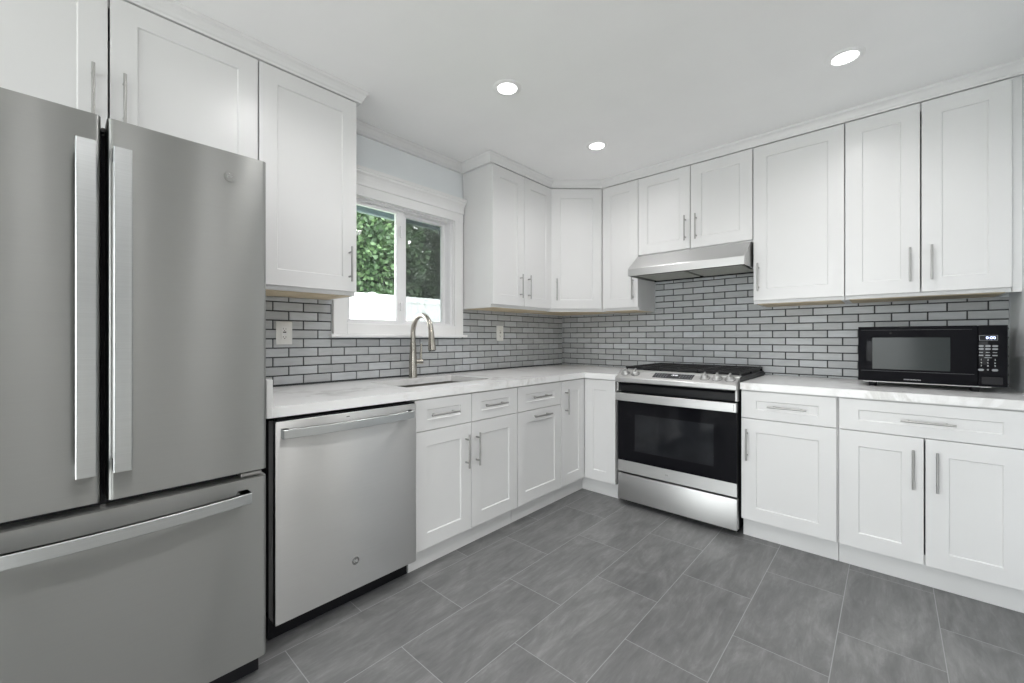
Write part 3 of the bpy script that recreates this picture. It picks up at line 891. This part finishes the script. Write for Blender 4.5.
def fridge():
    y0, y1, X = -3.752, -2.948, 0.852
    ym = (y0 + y1) / 2
    t = thing('refrigerator', (0.4, ym, 0.0), 'stainless french-door refrigerator with bottom freezer drawer at the left', 'refrigerator')
    F = LEFT
    mb = MB()
    mb.box(F, y0 + 0.004, y1 - 0.004, 0.07, 1.755, 0.03, X - 0.085, 0.004)
    mb.box(F, y0 + 0.02, y1 - 0.02, 0.0, 0.07, 0.08, X - 0.10)
    obj('case', mb, M['dark'], t)
    obj('toe_grille', MB().box(F, y0 + 0.01, y1 - 0.01, 0.012, 0.078, X - 0.10, X - 0.05, 0.003), M['black'], t)
    # gasket zone between case and doors
    obj('gasket', MB().box(F, y0 + 0.012, y1 - 0.012, 0.09, 1.75, X - 0.085, X - 0.066), M['gasket'], t)
    def fdoor(a0, a1, b0, b1, name, crown_a=0.0):
        mb = MB()
        # slightly crowned front, rounded vertical edges
        rr = 0.014
        prof = []
        for k in range(5):
            q = PI - k * PI / 8
            prof.append((a0 + rr + rr * math.cos(q), X - rr + rr * math.sin(q)))
        for k in range(4, -1, -1):
            q = k * PI / 8
            prof.append((a1 - rr + rr * math.cos(q), X - rr + rr * math.sin(q)))
        prof += [(a1, X - 0.066), (a0, X - 0.066)]
        mb.prism([F(a, b0, c) for a, c in prof], [F(a, b1, c) for a, c in prof])
        return obj(name, mb, M['fsteel'], t, 40)
    dl = fdoor(y0, ym - 0.006, 0.728, 1.781, 'door')
    dr = fdoor(ym + 0.006, y1, 0.728, 1.781, 'door')
    fz = fdoor(y0, y1, 0.088, 0.703, 'freezer_drawer')
    dl['label'] = 'left stainless refrigerator door'; dr['label'] = 'right stainless refrigerator door with round emblem'
    obj('handle', MB().bow(F, 'b', 0.812, 1.694, -3.406, -3.367, X, 0.046, 0.006, 0.016, 0.03), M['hsteel'], dl)
    obj('handle', MB().bow(F, 'b', 0.812, 1.692, -3.335, -3.297, X, 0.046, 0.006, 0.016, 0.03), M['hsteel'], dr)
    obj('handle', MB().bow(F, 'a', y0 + 0.058, y1 - 0.058, 0.634, 0.669, X, 0.046, 0.030, 0.016, 0.03), M['hsteel'], fz)
    badge(F, -3.056, 1.701, X, 0.0175, dr, M['fsteel'], M['badge'])
    mb = MB()
    mb.box(F, ym - 0.045, ym + 0.045, 1.755, 1.772, X - 0.16, X - 0.08, 0.004)
    mb.tube([F(ym + 0.002, 1.765, X - 0.078), F(ym + 0.002, 1.765, X - 0.06)], 0.006, 10)
    obj('top_bracket', mb, M['dark'], t)
    obj('hinge', MB().box(F, y1 - 0.075, y1 - 0.012, 0.708, 0.722, X - 0.055, X - 0.012, 0.004), M['nickel'], t)
    for a in (y0 + 0.06, y1 - 0.10): obj('levelling_foot', MB().box(F, a, a + 0.04, 0.0, 0.012, 0.60, 0.66, 0.003), M['black'], t)
fridge()

# ------------------------------------------------------------------ dishwasher
def dishwasher():
    a0, a1, X = -2.886, -2.2525, 0.735
    t = thing('dishwasher', (0.35, (a0 + a1) / 2, 0), 'stainless dishwasher with bowed bar handle beside the refrigerator', 'dishwasher')
    F = LEFT
    obj('tub', MB().box(F, a0 + 0.008, a1 - 0.008, 0.095, 0.862, 0.03, X - 0.078), M['dark'], t)
    obj('toe_kick', MB().box(F, a0 + 0.004, a1 - 0.004, 0.0, 0.088, 0.50, 0.655), M['black'], t)
    d = obj('door', MB().box(F, a0 + 0.003, a1 - 0.002, 0.090, 0.858, X - 0.030, X, 0.004), M['steel'], t, 40)
    obj('inner_door', MB().box(F, a0 + 0.004, a1 - 0.006, 0.092, 0.854, X - 0.075, X - 0.030), M['casegrey'], d)
    obj('control_strip', MB().box(F, a0 + 0.012, a1 - 0.008, 0.8545, 0.8645, X - 0.054, X - 0.006, 0.002), M['blackglass'], d)
    obj('handle', MB().bow(F, 'a', a0 + 0.022, a1 - 0.035, 0.796, 0.831, X, 0.034, 0.020, 0.015, 0.022), M['hsteel'], d)
    badge(F, -2.566, 0.215, X, 0.0165, d, M['badge'], M['steel'])
    obj('vent_mark', MB().box(F, -2.606, -2.592, 0.8405, 0.8435, X, X + 0.0006), M['slot'], d)
dishwasher()

# ------------------------------------------------------------------ gas range
def gas_range():
    x0, x1 = 1.006, 1.780
    F = BACK
    t = thing('gas_range', ((x0 + x1) / 2, -0.36, 0), 'stainless slide-in gas range with black cast-iron grates', 'stove')
    mb = MB()
    mb.box(F, x0 + 0.004, x1 - 0.004, 0.03, 0.915, 0.02, 0.695)
    obj('body', mb, M['black'], t)
    for a in (x0 + 0.05, x1 - 0.05):
        for c in (0.08, 0.62): obj('levelling_foot', MB().lathe(F(a, 0, c), (0, 0, 1), [(0.0, 0.0), (0.018, 0.0), (0.018, 0.01), (0.01, 0.012), (0.01, 0.03), (0.0, 0.03)], 12), M['black'], t)
    # cooktop
    mb = MB()
    mb.box(F, x0, x1, 0.9155, 0.930, 0.018, 0.690, 0.002)
    mb.box(F, x0 + 0.006, x1 - 0.006, 0.930, 0.942, 0.022, 0.684, 0.003)
    ct = obj('cooktop', mb, M['black'], t)
    # console
    prof = [(0.690, 0.868), (0.770, 0.868), (0.777, 0.874), (0.777, 0.898), (0.770, 0.904), (0.664, 0.950), (0.655, 0.950), (0.655, 0.9425), (0.690, 0.9425)]
    con = obj('control_panel', MB().prism([F(x0, b, c) for c, b in prof], [F(x1, b, c) for c, b in prof]), M['rsteel'], t)
    s0, s1 = V(F(0, 0.904, 0.770)), V(F(0, 0.950, 0.664))
    sl = (s1 - s0); Ls = sl.length; sl.normalize(); nn = V((0, -(s1.z - s0.z), 0)); nn = sl.cross(V((1, 0, 0))).normalized()
    if nn.z < 0: nn = -nn
    def S(a, s, h): return V((a, 0, 0)) + s0 + sl * s + nn * h
    class SF:
        n = nn
        def __call__(self, a, s, h): return S(a, s, h)
    sf = SF()
    d = obj('display', MB().box(sf, 1.262, 1.520, 0.024, 0.090, 0.0, 0.0015), M['disp'], con)
    mb = text_mb('12:00', sf, 1.398, 0.066, 0.0016, 0.020)
    obj('clock_digits', mb, M['amber'], d)
    for g0 in (1.275, 1.435):
        mb = MB()
        for i in range(5):
            for s in (0.038, 0.058, 0.076): mb.box(sf, g0 + i * 0.0175, g0 + i * 0.0175 + 0.009, s, s + 0.004, 0.0014, 0.002)
        obj('key_legend', mb, M['legenddim'], d)
    for kx in (1.056, 1.131, 1.590, 1.661, 1.734):
        o = S(kx, 0.056, 0)
        mb = MB()
        mb.lathe(o, nn, [(0.0, 0.0), (0.027, 0.0), (0.027, 0.004), (0.024, 0.006), (0.022, 0.006), (0.0205, 0.022), (0.018, 0.025), (0.0, 0.025)], 26)
        k = obj('knob', mb, M['rsteel'], con, 35)
        mb = MB()
        A = lambda a, s, h: o + V((1, 0, 0)) * a + sl * s + nn * h
        mb.box(A, -0.0055, 0.0055, -0.019, 0.019, 0.0245, 0.036, 0.002)
        obj('knob_grip', mb, M['rsteel'], k)
        mb = MB()
        mb.lathe(o + nn * 0.0003, nn, [(0.0275, 0.0), (0.0295, 0.0), (0.0295, 0.001), (0.0275, 0.001), (0.0275, 0.0)], 26)
        obj('knob_skirt', mb, M['black'], k)
    # recess under the console
    mb = MB()
    mb.box(F, x0 + 0.012, x1 - 0.012, 0.800, 0.868, 0.690, 0.712)
    mb.prism([F(x0 + 0.012, b, c) for c, b in ((0.712, 0.845), (0.752, 0.868), (0.712, 0.868))], [F(x1 - 0.012, b, c) for c, b in ((0.712, 0.845), (0.752, 0.868), (0.712, 0.868))])
    obj('vent_recess', mb, M['black'], t)
    for a in (x0, x1 - 0.011): obj('end_bracket', MB().box(F, a, a + 0.011, 0.802, 0.867, 0.695, 0.752, 0.002), M['rsteel'], con)
    # oven door
    mb = MB()
    mb.box(F, x0 + 0.003, x1 - 0.003, 0.238, 0.796, 0.697, 0.736, 0.003)
    od = obj('oven_door', mb, M['black'], t)
    g = obj('glass', MB().box(F, x0 + 0.004, x1 - 0.004, 0.318, 0.795, 0.7355, 0.7435, 0.001), M['blackglass'], od)
    mb = MB()
    for rr in ((1.137, 1.648, 0.395, 0.650),):
        mb.box(F, rr[0], rr[1], rr[2], rr[3], 0.7430, 0.7438)
    obj('viewing_window', mb, M['ovenpane'], od)
    obj('lower_trim', MB().box(F, x0 + 0.003, x1 - 0.003, 0.2375, 0.3175, 0.736, 0.7445, 0.0015), M['rsteel'], od)
    h = obj('handle', MB().bow(F, 'a', x0 + 0.002, x1 - 0.001, 0.741, 0.795, 0.7435, 0.034, 0.006, 0.018, 0.024), M['rsteel'], od)
    mb = MB()
    for i in range(5): mb.box(F, x1 - 0.014, x1 - 0.0115, 0.751 + i * 0.0075, 0.756 + i * 0.0075, 0.7774, 0.7782)
    obj('maker_mark', mb, M['dark'], h)
    badge(F, 1.36, 0.279, 0.7445, 0.015, od, M['rsteel'], M['badge'])
    # drawer
    obj('storage_drawer', MB().box(F, x0 + 0.003, x1 - 0.003, 0.040, 0.2255, 0.697, 0.7435, 0.003), M['rsteel'], t, 40)
    obj('plinth', MB().box(F, x0 + 0.02, x1 - 0.02, 0.0, 0.040, 0.60, 0.655), M['gasket'], t)
    # burners and grates
    for bx, by, br in ((1.15, 0.20, 0.042), (1.15, 0.50, 0.048), (1.393, 0.35, 0.055), (1.636, 0.20, 0.038), (1.636, 0.50, 0.052)):
        mb = MB()
        mb.lathe(F(bx, 0.942, by), (0, 0, 1), [(0.0, 0.0), (br + 0.012, 0.0), (br + 0.01, 0.006), (br, 0.008), (br * 0.92, 0.013), (0.0, 0.014)], 24)
        obj('burner', mb, M['iron'], ct, 35)
    for g0, g1 in ((x0 + 0.012, 1.262), (1.266, 1.520), (1.524, x1 - 0.012)):
        mb = MB(); zb, zt = 0.956, 0.971; w = 0.011
        c0, c1 = 0.035, 0.645
        mb.box(F, g0, g1, zb, zt, c0, c0 + w, 0.002); mb.box(F, g0, g1, zb, zt, c1 - w, c1, 0.002)
        mb.box(F, g0, g0 + w, zb, zt, c0 + w, c1 - w, 0.002); mb.box(F, g1 - w, g1, zb, zt, c0 + w, c1 - w, 0.002)
        gm = (g0 + g1) / 2
        mb.box(F, gm - w / 2, gm + w / 2, zb, zt + 0.001, c0 + w, c1 - w, 0.002)
        for c in (0.13, 0.20, 0.27, 0.345, 0.42, 0.50, 0.57):
            mb.box(F, g0 + w, gm - w / 2, zb, zt + 0.001, c - w / 2, c + w / 2, 0.002); mb.box(F, gm + w / 2, g1 - w, zb, zt + 0.001, c - w / 2, c + w / 2, 0.002)
        for a in (g0 + 0.006, g1 - 0.006):
            for c in (c0 + 0.006, c1 - 0.006, 0.345): mb.box(F, a - 0.006, a + 0.006, 0.942, zb, c - 0.006, c + 0.006)
        obj('grate', mb, M['iron'], ct)
gas_range()

# ------------------------------------------------------------------ range hood
def hood():
    x0, x1 = 0.9655, 1.7600
    F = BACK
    t = thing('range_hood', ((x0 + x1) / 2, -0.2, 1.645), 'stainless under-cabinet range hood with sloped front above the stove', 'range hood')
    th = 0.006
    mb = MB()
    outer = [(0.009, 1.814), (0.345, 1.814), (0.500, 1.702), (0.503, 1.697), (0.503, 1.645), (0.497, 1.645), (0.497, 1.694), (0.341, 1.808), (0.009, 1.808)]
    mb.prism([F(x0, b, c) for c, b in outer], [F(x1, b, c) for c, b in outer])
    side = [(0.009, 1.648), (0.497, 1.645), (0.497, 1.694), (0.341, 1.808), (0.009, 1.808)]
    for a in (x0 + 0.0005, x1 - th):
        mb.prism([F(a, b, c) for c, b in side], [F(a + th - 0.0005, b, c) for c, b in side])
    sh = obj('shell', mb, M['rsteel'], t)
    mb = MB()
    mb.box(F, x0 + th, x1 - th, 1.662, 1.668, 0.010, 0.497)
    mb.box(F, x0 + th, x1 - th, 1.648, 1.662, 0.010, 0.035)
    mb.box(F, x0 + th, x1 - th, 1.648, 1.662, 0.445, 0.497)
    obj('underside_pan', mb, M['black'], t)
    xm = (x0 + x1) / 2
    for a, b in ((x0 + 0.035, xm - 0.014), (xm + 0.014, x1 - 0.035)):
        obj('grease_filter', MB().box(F, a, b, 1.652, 1.662, 0.062, 0.435, 0.002), M['filter'], t)
hood()

# ------------------------------------------------------------------ microwave
def microwave():
    x0, x1, z0, z1, Y = 2.312, 2.851, 0.942, 1.237, 0.45
    F = BACK
    t = thing('microwave_oven', ((x0 + x1) / 2, -0.26, ZC1), 'black countertop microwave oven on the worktop in the right corner', 'microwave')
    obj('case', MB().box(F, x0 + 0.002, x1 - 0.002, z0, z1 - 0.002, 0.07, Y - 0.028, 0.006), M['black'], t, 40)
    for a in (x0 + 0.06, x1 - 0.10):
        for c in (0.12, 0.40):
            obj('foot', MB().lathe(F(a, ZC1, c), (0, 0, 1), [(0.0, 0.0), (0.016, 0.0), (0.018, 0.012), (0.018, z0 - ZC1), (0.0, z0 - ZC1)], 16), M['black'], t)
    obj('base_strip', MB().box(F, x0 + 0.02, x1 - 0.05, 0.9380, 0.9425, 0.10, Y - 0.012, 0.001), M['nickel'], t)
    xs = 2.757
    d = obj('door', MB().box(F, x0, xs - 0.001, z0 + 0.002, z1, Y - 0.028, Y, 0.003), M['blackglass'], t, 40)
    obj('door_window', MB().box(F, 2.372, 2.664, 1.010, 1.178, Y, Y + 0.0008), M['mwpane'], d)
    obj('door_groove', MB().box(F, x0 + 0.012, xs - 0.012, 0.9985, 1.0005, Y, Y + 0.0015), M['dark'], d)
    obj('door_groove', MB().box(F, x0 + 0.012, xs - 0.02, 1.2175, 1.2190, Y, Y + 0.001), M['dark'], d)
    # maker's line: unreadable pale letters
    mb = MB(); rng = random.Random(3); a = 2.496
    while a < 2.556:
        w = rng.uniform(0.0028, 0.0042)
        mb.box(F, a, a + 0.0009, 0.9565, 0.9615, Y, Y + 0.0005); mb.box(F, a + w - 0.0009, a + w, 0.9565, 0.9615, Y, Y + 0.0005)
        q = rng.choice((0.9565, 0.9585, 0.9606)); mb.box(F, a + 0.0009, a + w - 0.0009, q, q + 0.0009, Y, Y + 0.0005)
        a += w + 0.0016
    obj('maker_lettering', mb, M['legend'], d)
    p = obj('control_panel', MB().box(F, xs + 0.001, x1, z0 + 0.002, z1, Y - 0.028, Y, 0.003), M['blackglass'], t, 40)
    dp = obj('display', MB().box(F, 2.7615, 2.8185, 1.1655, 1.1875, Y, Y + 0.0006), M['gasket'], p)
    mb = MB()
    for (a0, a1, b0, b1) in ((2.7605, 2.8195, 1.1875, 1.1890), (2.7605, 2.8195, 1.1640, 1.1655), (2.7605, 2.7620, 1.1655, 1.1875), (2.8180, 2.8195, 1.1655, 1.1875)):
        mb.box(F, a0, a1, b0, b1, Y, Y + 0.0009)
    obj('display_border', mb, M['legenddim'], p)
    obj('clock_digits', text_mb('0:00', F, 2.7975, 1.1762, Y + 0.0007, 0.0185), M['digits'], p)
    def key(a0, a1, b0, b1, m):
        mb = MB()
        r = min(b1 - b0, a1 - a0) / 2; pts = []
        for cx, st in ((a1 - r, -PI / 2), (a0 + r, PI / 2)):
            for k in range(7): pts.append((cx + r * math.cos(st + k * PI / 6), (b0 + b1) / 2 + (b1 - b0) / 2 * math.sin(st + k * PI / 6)))
        mb.prism([F(a, b, Y) for a, b in pts], [F(a, b, Y + 0.0008) for a, b in pts])
        obj('key', mb, M[m], p)
    cols = ((2.7585, 2.7755), (2.7795, 2.7975), (2.8015, 2.8205))
    for (a0, a1) in cols: key(a0, a1, 1.1330, 1.1420, 'legenddim'); key(a0, a1, 1.1190, 1.1275, 'legenddim')
    for i, (a0, a1) in enumerate(cols):
        mb = MB(); mb.box(F, a0 + 0.002, a1 - 0.003, 1.1050, 1.1085, Y, Y + 0.0006); mb.box(F, a0 + 0.001, a1 - 0.002, 1.0900, 1.0955, Y, Y + 0.0006)
        obj('legend', mb, M['legenddim'], p)
    obj('legend', MB().box(F, 2.7775, 2.8005, 1.0805, 1.0835, Y, Y + 0.0006), M['legenddim'], p)
    n = 1
    for row in range(3):
        for (a0, a1) in cols:
            obj('number_key', text_mb(str(n), F, (a0 + a1) / 2, 1.0715 - row * 0.0145, Y + 0.0005, 0.0105), M['legend'], p); n += 1
    obj('number_key', text_mb('0', F, 2.7885, 1.0240, Y + 0.0005, 0.0105), M['legend'], p)
    key(2.7565, 2.7755, 1.0180, 1.0285, 'legenddim'); key(2.8005, 2.8205, 1.0180, 1.0285, 'legenddim')
    obj('door_button', MB().box(F, xs + 0.012, x1 - 0.016, 0.955, 0.990, Y, Y + 0.0015, 0.0006), M['black'], p)
microwave()

# ------------------------------------------------------------------ outlets
def outlet(y, z, label):
    t = thing('wall_outlet', (0.0075, y, z - 0.06), label, 'outlet', 'outlets on the tiled window wall')
    F = LEFT; w, h = 0.041, 0.063; c = 0.0075
    obj('cover_plate', MB().box(F, y - w, y + w, z - h, z + h, c, c + 0.006, 0.003), M['plate'], t, 40)
    dv = obj('receptacle', MB().box(F, y - 0.0165, y + 0.0165, z - 0.034, z + 0.034, c + 0.006, c + 0.0085, 0.001), M['plate'], t)
    mb = MB()
    for s in (-1, 1):
        zc = z + s * 0.022
        mb.box(F, y - 0.0075, y - 0.0055, zc - 0.003, zc + 0.005, c + 0.0085, c + 0.009); mb.box(F, y + 0.0055, y + 0.0075, zc - 0.003, zc + 0.004, c + 0.0085, c + 0.009)
        mb.lathe(F(y, zc - 0.008, c + 0.0085), F.n, [(0.0, 0.0005), (0.0025, 0.0005), (0.0025, 0.0), (0.0, 0.0)], 10)
    obj('slots', mb, M['slot'], dv)
    obj('test_button', MB().box(F, y - 0.008, y + 0.008, z + 0.001, z + 0.0075, c + 0.0085, c + 0.0105, 0.0006), M['slot'], dv)
    obj('reset_button', MB().box(F, y - 0.008, y + 0.008, z - 0.0075, z - 0.001, c + 0.0085, c + 0.0105, 0.0006), M['sofa'], dv)
    mb = MB()
    for s in (-1, 1): mb.lathe(F(y, z + s * 0.048, c + 0.006), F.n, [(0.0, 0.001), (0.003, 0.0008), (0.0033, 0.0), (0.0, 0.0)], 10)
    obj('plate_screw', mb, M['plate'], t)
outlet(-2.600, 1.203, 'white wall outlet on grey tile between refrigerator and window')
outlet(-0.914, 1.216, 'white wall outlet on grey tile right of the window, under the two-door cabinet')

# ------------------------------------------------------------------ outside the kitchen window
struct('ground', MB().box(WORLD, -14, -0.15, -8, 12, -0.25, -0.1), M['lawn'], label='lawn outside the kitchen window')
struct('trim_4', MB().box(WORLD, -0.62, -0.15, -4.5, 1.5, 2.25, 2.29).box(WORLD, -0.66, -0.62, -4.5, 1.5, 2.165, 2.30).box(WORLD, -0.76, -0.66, -4.5, 1.5, 2.20, 2.31), M['eave'], label='dark roof eave and gutter above the outside of the kitchen window')
def fence():
    X = -4.5
    t = thing('fence', (X, 0.9, -0.1), 'white vinyl privacy fence beyond the kitchen window', 'fence')
    F = Fr((X, 0, 0), (0, 1, 0), (1, 0, 0))
    posts = [-3.2 + 1.82 * k for k in range(6)]
    for p in posts:
        q = obj('fence_post', MB().box(F, p - 0.06, p + 0.06, -0.1, 1.985, -0.06, 0.06, 0.005), M['vinyl'], t)
        obj('post_cap', MB().prism([F(p - 0.07, 1.985, -0.07), F(p + 0.07, 1.985, -0.07), F(p + 0.07, 1.985, 0.07), F(p - 0.07, 1.985, 0.07)], [F(p - 0.015, 2.008, -0.015), F(p + 0.015, 2.008, -0.015), F(p + 0.015, 2.008, 0.015), F(p - 0.015, 2.008, 0.015)]), M['vinyl'], q)
    for p, q in zip(posts, posts[1:]):
        mb = MB()
        mb.box(F, p + 0.061, q - 0.061, 0.0, 0.12, -0.025, 0.025); mb.box(F, p + 0.061, q - 0.061, 1.86, 1.98, -0.025, 0.025)
        n = 11; w = (q - p - 0.122) / n
        for k in range(n): mb.box(F, p + 0.061 + k * w + 0.001, p + 0.061 + (k + 1) * w - 0.001, 0.12, 1.86, -0.012, 0.012)
        obj('fence_panel', mb, M['vinyl'], t)
fence()
def tree(x, y, zb, zt, rad, seed, label):
    t = thing('tree', (x, y, -0.1), label, 'tree', 'trees beyond the fence')
    rng = random.Random(seed)
    mb = MB()
    mb.tube([(x, y, -0.1), (x + 0.05, y + 0.03, 1.5), (x, y - 0.04, 3.2), (x + 0.04, y, zt - 0.6)], [0.13, 0.11, 0.085, 0.03], 9)
    for k in range(9):
        z = zb - 0.25 + (zt - zb) * k / 11; a = rng.uniform(0, 2 * PI); L = rad * 0.8
        mb.tube([(x, y, z), (x + L * 0.5 * math.cos(a), y + L * 0.5 * math.sin(a), z + 0.2), (x + L * math.cos(a), y + L * math.sin(a), z + 0.35)], [0.035, 0.025, 0.01], 6)
    obj('trunk', mb, M['bark'], t, 60)
    mb = MB()
    for c in range(150):
        h = rng.random() ** 1.15; z = zb + (zt - zb) * h
        rr = rad * (0.70 + 0.35 * math.sin(PI * min(1, h * 1.1))) * (1 - 0.55 * h ** 2)
        a = rng.uniform(0, 2 * PI); d = rr * math.sqrt(rng.random())
        cx, cy = x + d * math.cos(a), y + d * math.sin(a)
        cr = rng.uniform(0.20, 0.36)
        for k in range(120):
            v = V((rng.gauss(0, 1), rng.gauss(0, 1), rng.gauss(0, 0.7))).normalized() * cr * rng.random() ** 0.45
            p = V((cx, cy, z)) + v
            dr = (v.normalized() + V((rng.gauss(0, .5), rng.gauss(0, .5), rng.gauss(0, .5) - 0.25))).normalized()
            sd = dr.cross(V((rng.gauss(0, 1), rng.gauss(0, 1), rng.gauss(0, 1)))).normalized()
            l = rng.uniform(0.07, 0.14); w = l * 0.40
            mb.quad([p, p + dr * l * 0.5 + sd * w, p + dr * l, p + dr * l * 0.5 - sd * w])
    obj('foliage', mb, M['leaf'], t)
tree(-6.0, -1.2, 2.0, 6.2, 0.98, 5, 'green tree behind the fence, farthest left, mostly hidden by the wall cabinet')
tree(-6.0, 1.45, 1.95, 6.4, 0.98, 1, 'broad green tree behind the fence, seen through the left half of the window')
tree(-6.0, 4.1, 1.9, 6.2, 0.98, 3, 'dark green tree behind the fence, seen through the right half of the window')
tree(-8.9, 0.1, 1.9, 6.6, 1.0, 2, 'green tree standing in the gap behind the two leftmost trees beyond the fence')
tree(-8.9, 2.8, 1.9, 6.8, 1.0, 4, 'green tree standing in the gap behind the two rightmost trees beyond the fence')
tree(-8.9, 5.5, 1.9, 6.8, 1.0, 6, 'green tree in the back row beyond the fence, farthest right')
